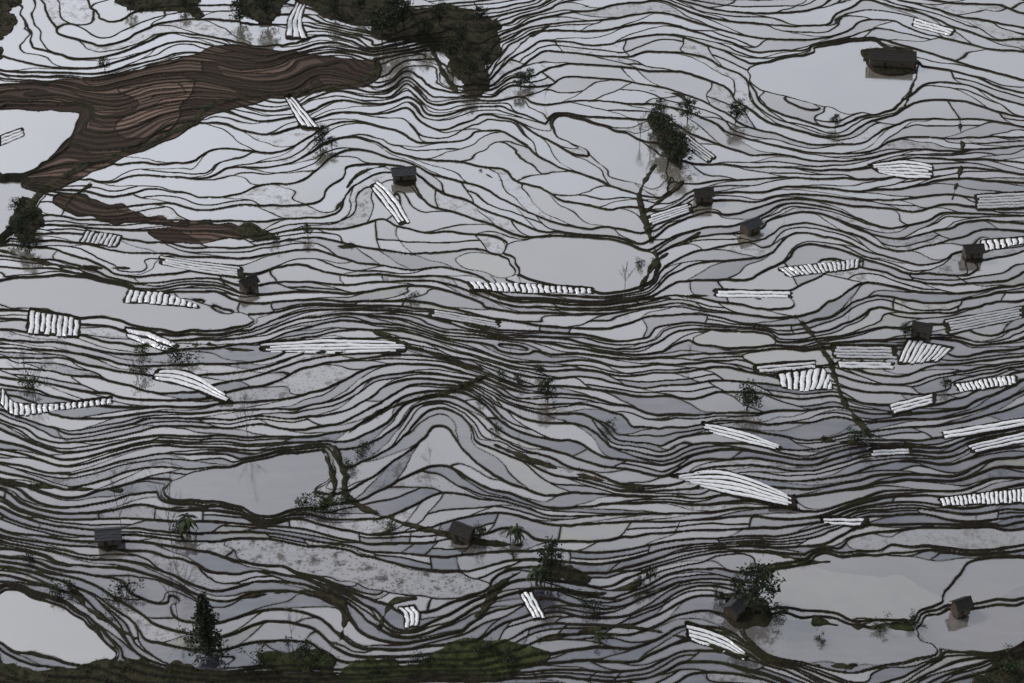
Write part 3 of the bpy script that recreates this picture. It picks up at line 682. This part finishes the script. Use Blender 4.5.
def t_banana(seed,H=4):
    r=random.Random(seed); vs=[];fs_=[];mi=[]
    for s in range(4):
        bx,by=r.uniform(-.9,.9),r.uniform(-.9,.9); hh=H*r.uniform(.5,.75); tube(vs,fs_,mi,(bx,by,-.3),(bx,by,hh),.13,.08)
        for k in range(9):
            th=r.uniform(0,6.3); L=H*r.uniform(.3,.48); up=r.uniform(.2,.9)
            for q in range(6):
                t=q/5; px_=bx+math.cos(th)*L*t; py_=by+math.sin(th)*L*t; pz=hh+L*(up*t-1.1*t*t); wd=.22*math.sin(math.pi*(t*.9+.08))
                a=Vector((px_-math.sin(th)*wd,py_+math.cos(th)*wd,pz)); b=Vector((px_+math.sin(th)*wd,py_-math.cos(th)*wd,pz)); o=len(vs); vs.extend([a,b])
                if q: fs_.append((o-2,o-1,o+1,o)); mi.append(2 if k%2 else 1)
    return vs,fs_,mi
TM={}
def tmpl(key,fn,mats):
    me_=bpy.data.meshes.new(key); vs,fs_,mi=fn; me_.from_pydata([tuple(v) for v in vs],[],fs_)
    for m in mats: me_.materials.append(m)
    me_.polygons.foreach_set('material_index',mi); me_.shade_flat(); me_.update(); TM[key]=me_
MD=[m_bark,m_leafd,m_leafg]; 
for s in range(3): tmpl('leafy%d'%s,t_leafy(s+1),MD); tmpl('bush%d'%s,t_bush(s+10),[m_bark,m_leafd,m_leafg]); tmpl('bare%d'%s,t_bare(s+20),[m_bark]); 
tmpl('slim0',t_bare(44,8,.022),[m_bark]); tmpl('slim1',t_bare(47,8,.022),[m_bark]); tmpl('con0',t_conifer(5),MD); tmpl('ban0',t_banana(3),[m_leafb,m_leafd,m_leafg]); tmpl('ban1',t_banana(9),[m_leafb,m_leafd,m_leafg]); tmpl('gbush',t_bush(31),[m_bark,m_leafg,m_leafg])
def plant(name,key,u,v,hpx,sxy=1.0):
    x,y,z=world(u,v); x=float(x);y=float(y)
    dep=(y-CY)*cp-(float(z)-CZ)*sp; H_=hpx*dep/FP/math.cos(PITCH)
    b0_=6 if key.startswith('leafy') else 2.2 if 'bush' in key else 9 if key=='con0' else 4 if key.startswith('ban') else 8
    s=H_/b0_; ob=bpy.data.objects.new(name,TM[key]); bpy.context.scene.collection.objects.link(ob); ob.location=(x,y,gz(x,y,2)-.1); ob.rotation_euler=(0,0,random.uniform(0,6.28)); ob.scale=(s*sxy,s*sxy,s)
R_=random
plant('conifer_tree','con0',210,655,66,1.1)
plant('broadleaf_tree','leafy0',752,612,46,.95);plant('broadleaf_tree','leafy1',748,410,26,1.);plant('broadleaf_tree','leafy2',548,400,20)
plant('broadleaf_tree','leafy2',552,580,36,.8);plant('banana_plant','ban0',540,584,24,.9);plant('banana_plant','ban1',185,532,22,1.1);plant('banana_plant','ban0',515,540,18)
for (u,v,h) in [(655,128,18),(664,140,22),(672,152,24),(680,165,22),(660,115,14),(688,120,18),(668,160,18),(736,122,18),(835,128,11),(760,228,8),(395,38,30),(382,40,24),(404,32,24),(240,24,20),(268,20,22),(425,40,18),(450,60,18),(470,80,20),(462,45,16),(486,66,14),(440,25,16),(480,25,14),(335,16,14),(360,12,14),(520,86,14),(530,80,10),(130,10,12),(185,8,12),(105,72,12),(650,582,14),(640,590,10),(735,590,14),(720,600,12),(320,150,12),(332,148,10),(322,142,14),(905,338,12),(945,390,10),(540,375,9),(308,235,10),(480,540,14),(24,238,16),(30,252,16),(12,240,12),(20,215,14),(34,225,12)]:
    plant('broadleaf_tree','leafy%d'%R_.randint(0,2),u,v,h*1.05,R_.uniform(.8,1.15))
for (u,v,h) in [(325,510,14),(308,507,12),(340,505,10),(390,528,10),(192,640,12),(60,592,12),(125,600,14),(178,356,14),(142,352,9),(30,385,12),(275,240,8),(600,640,10),(820,640,8),(510,660,10),(180,530,12),(640,265,8),(140,375,12),(865,445,12),(855,438,9),(500,378,9),(520,385,9),(410,300,8),(610,430,7),(365,450,9),(350,470,9),(915,625,10),(880,630,9),(590,610,10),(420,662,9),(480,650,9),(260,660,14),(300,657,14),(320,664,12),(480,400,7),(495,430,7),(30,560,9),(775,615,12),(985,690,14),(1010,668,11)]:
    plant('bush','bush%d'%R_.randint(0,2) if R_.random()<.65 else 'gbush',u,v,h,R_.uniform(.8,1.2))
for (u,v,h,k) in [(248,440,62,0),(172,545,95,1),(178,620,80,0),(122,530,70,1),(28,385,50,0),(520,410,44,1),(625,285,24,0),(140,390,40,1),(292,640,50,0),(240,385,30,1),(510,365,24,0),(60,330,24,1),(785,215,22,0),(545,100,22,1),(385,70,28,0),(980,300,20,1),(690,360,22,0),(430,470,30,1)]:
    plant('bare_tree','slim%d'%k,u,v,h,.8)
for (u,v,h) in [(625,287,26),(478,545,26),(35,395,36),(290,660,34),(715,600,26),(975,525,14),(850,310,16),(640,140,30),(650,150,26),(740,600,30)]:
    plant('bare_tree','bare%d'%R_.randint(0,2),u,v,h,.9)
# scrub mass on banks and in gullies
inside=(U_>-60)&(U_<1085)&(V_>-30)&(V_<705)
cand=np.nonzero(((vz>0.7)&(veg>0.3)&inside).ravel())[0]; c1=rng.choice(cand,5000,replace=False)
cand=np.nonzero(((tc>0.4)&(vz<0.1)&inside&(n2(X/30,Y/30,77)>-0.1)).ravel())[0]; c2=rng.choice(cand,6000,replace=False)
Xr,Yr,Gr=X.ravel(),Y.ravel(),ground.ravel()
tot=[]
for grp,(lo,hi,nl) in ((c1,(.3,1.0,14)),(c2,(.15,.55,6))):
    for i in grp:
        h=rng.uniform(lo,hi); g_=rng.random(); mm=0 if g_<.5 else 1 if g_<.75 else 2
        k=nl; ctr=np.array([Xr[i],Yr[i],Gr[i]])
        off=rng.normal(0,1,(k,3))*[h*.4,h*.4,h*.25]; off[:,2]=abs(off[:,2])+h*.15
        a=rng.normal(0,1,(k,3)); a/=np.linalg.norm(a,axis=1)[:,None]; b=np.cross(a,rng.normal(0,1,(k,3))); b/=np.linalg.norm(b,axis=1)[:,None]+1e-6
        s=h*.24*rng.uniform(.6,1.4,(k,1)); c_=ctr+off
        tot.append((np.stack([c_-a*s,c_+b*s*.5,c_+a*s,c_-b*s*.5],1).reshape(-1,3),mm,k))
V=np.concatenate([t[0] for t in tot]); mi=np.concatenate([np.full(t[2],t[1]) for t in tot]).astype(np.int32)
nq=len(V)//4; me=bpy.data.meshes.new('bank_vegetation'); me.vertices.add(len(V)); me.vertices.foreach_set('co',V.astype(np.float32).ravel())
me.loops.add(nq*4); me.loops.foreach_set('vertex_index',np.arange(nq*4,dtype=np.int32)); me.polygons.add(nq); me.polygons.foreach_set('loop_start',np.arange(0,nq*4,4,dtype=np.int32)); me.update(calc_edges=True)
for m in (m_leafd,m_leafb,m_leafg): me.materials.append(m)
me.polygons.foreach_set('material_index',mi); bpy.context.scene.collection.objects.link(bpy.data.objects.new('bank_vegetation',me))
# ------------------------------------------------------------------ light, sky, camera
sc=bpy.context.scene
AZ=math.radians(-66); EL=math.radians(43)
w=bpy.data.worlds.new('World'); sc.world=w; w.use_nodes=True; nt=w.node_tree; nt.nodes.clear()
sky=nt.nodes.new('ShaderNodeTexSky'); sky.sky_type='NISHITA'; sky.sun_disc=False; sky.sun_elevation=EL; sky.sun_rotation=AZ; sky.air_density=1.0; sky.dust_density=3.0; sky.ozone_density=1.0; sky.altitude=1500
hs=nt.nodes.new('ShaderNodeHueSaturation'); hs.inputs['Saturation'].default_value=.28
bg=nt.nodes.new('ShaderNodeBackground'); bg.inputs[1].default_value=.15; o=nt.nodes.new('ShaderNodeOutputWorld')
nt.links.new(sky.outputs[0],hs.inputs['Color']); nt.links.new(hs.outputs[0],bg.inputs[0]); nt.links.new(bg.outputs[0],o.inputs[0])
sl=bpy.data.lights.new('sun','SUN'); sl.energy=1.5; sl.angle=math.radians(12); sl.color=(1,.96,.9); so=bpy.data.objects.new('sun',sl); sc.collection.objects.link(so)
d=Vector((math.sin(AZ)*math.cos(EL),math.cos(AZ)*math.cos(EL),math.sin(EL))); so.rotation_euler=d.to_track_quat('Z','Y').to_euler()
cam=bpy.data.cameras.new('camera'); co=bpy.data.objects.new('camera',cam); sc.collection.objects.link(co); co.location=(CX,CY,CZ); co.rotation_euler=(math.pi/2-PITCH,0,0)
cam.sensor_width=36; cam.lens=FP/1024*36; cam.clip_end=8000; cam.clip_start=1; sc.camera=co
sc.view_settings.view_transform='Standard'; sc.view_settings.look='None'; sc.view_settings.exposure=0
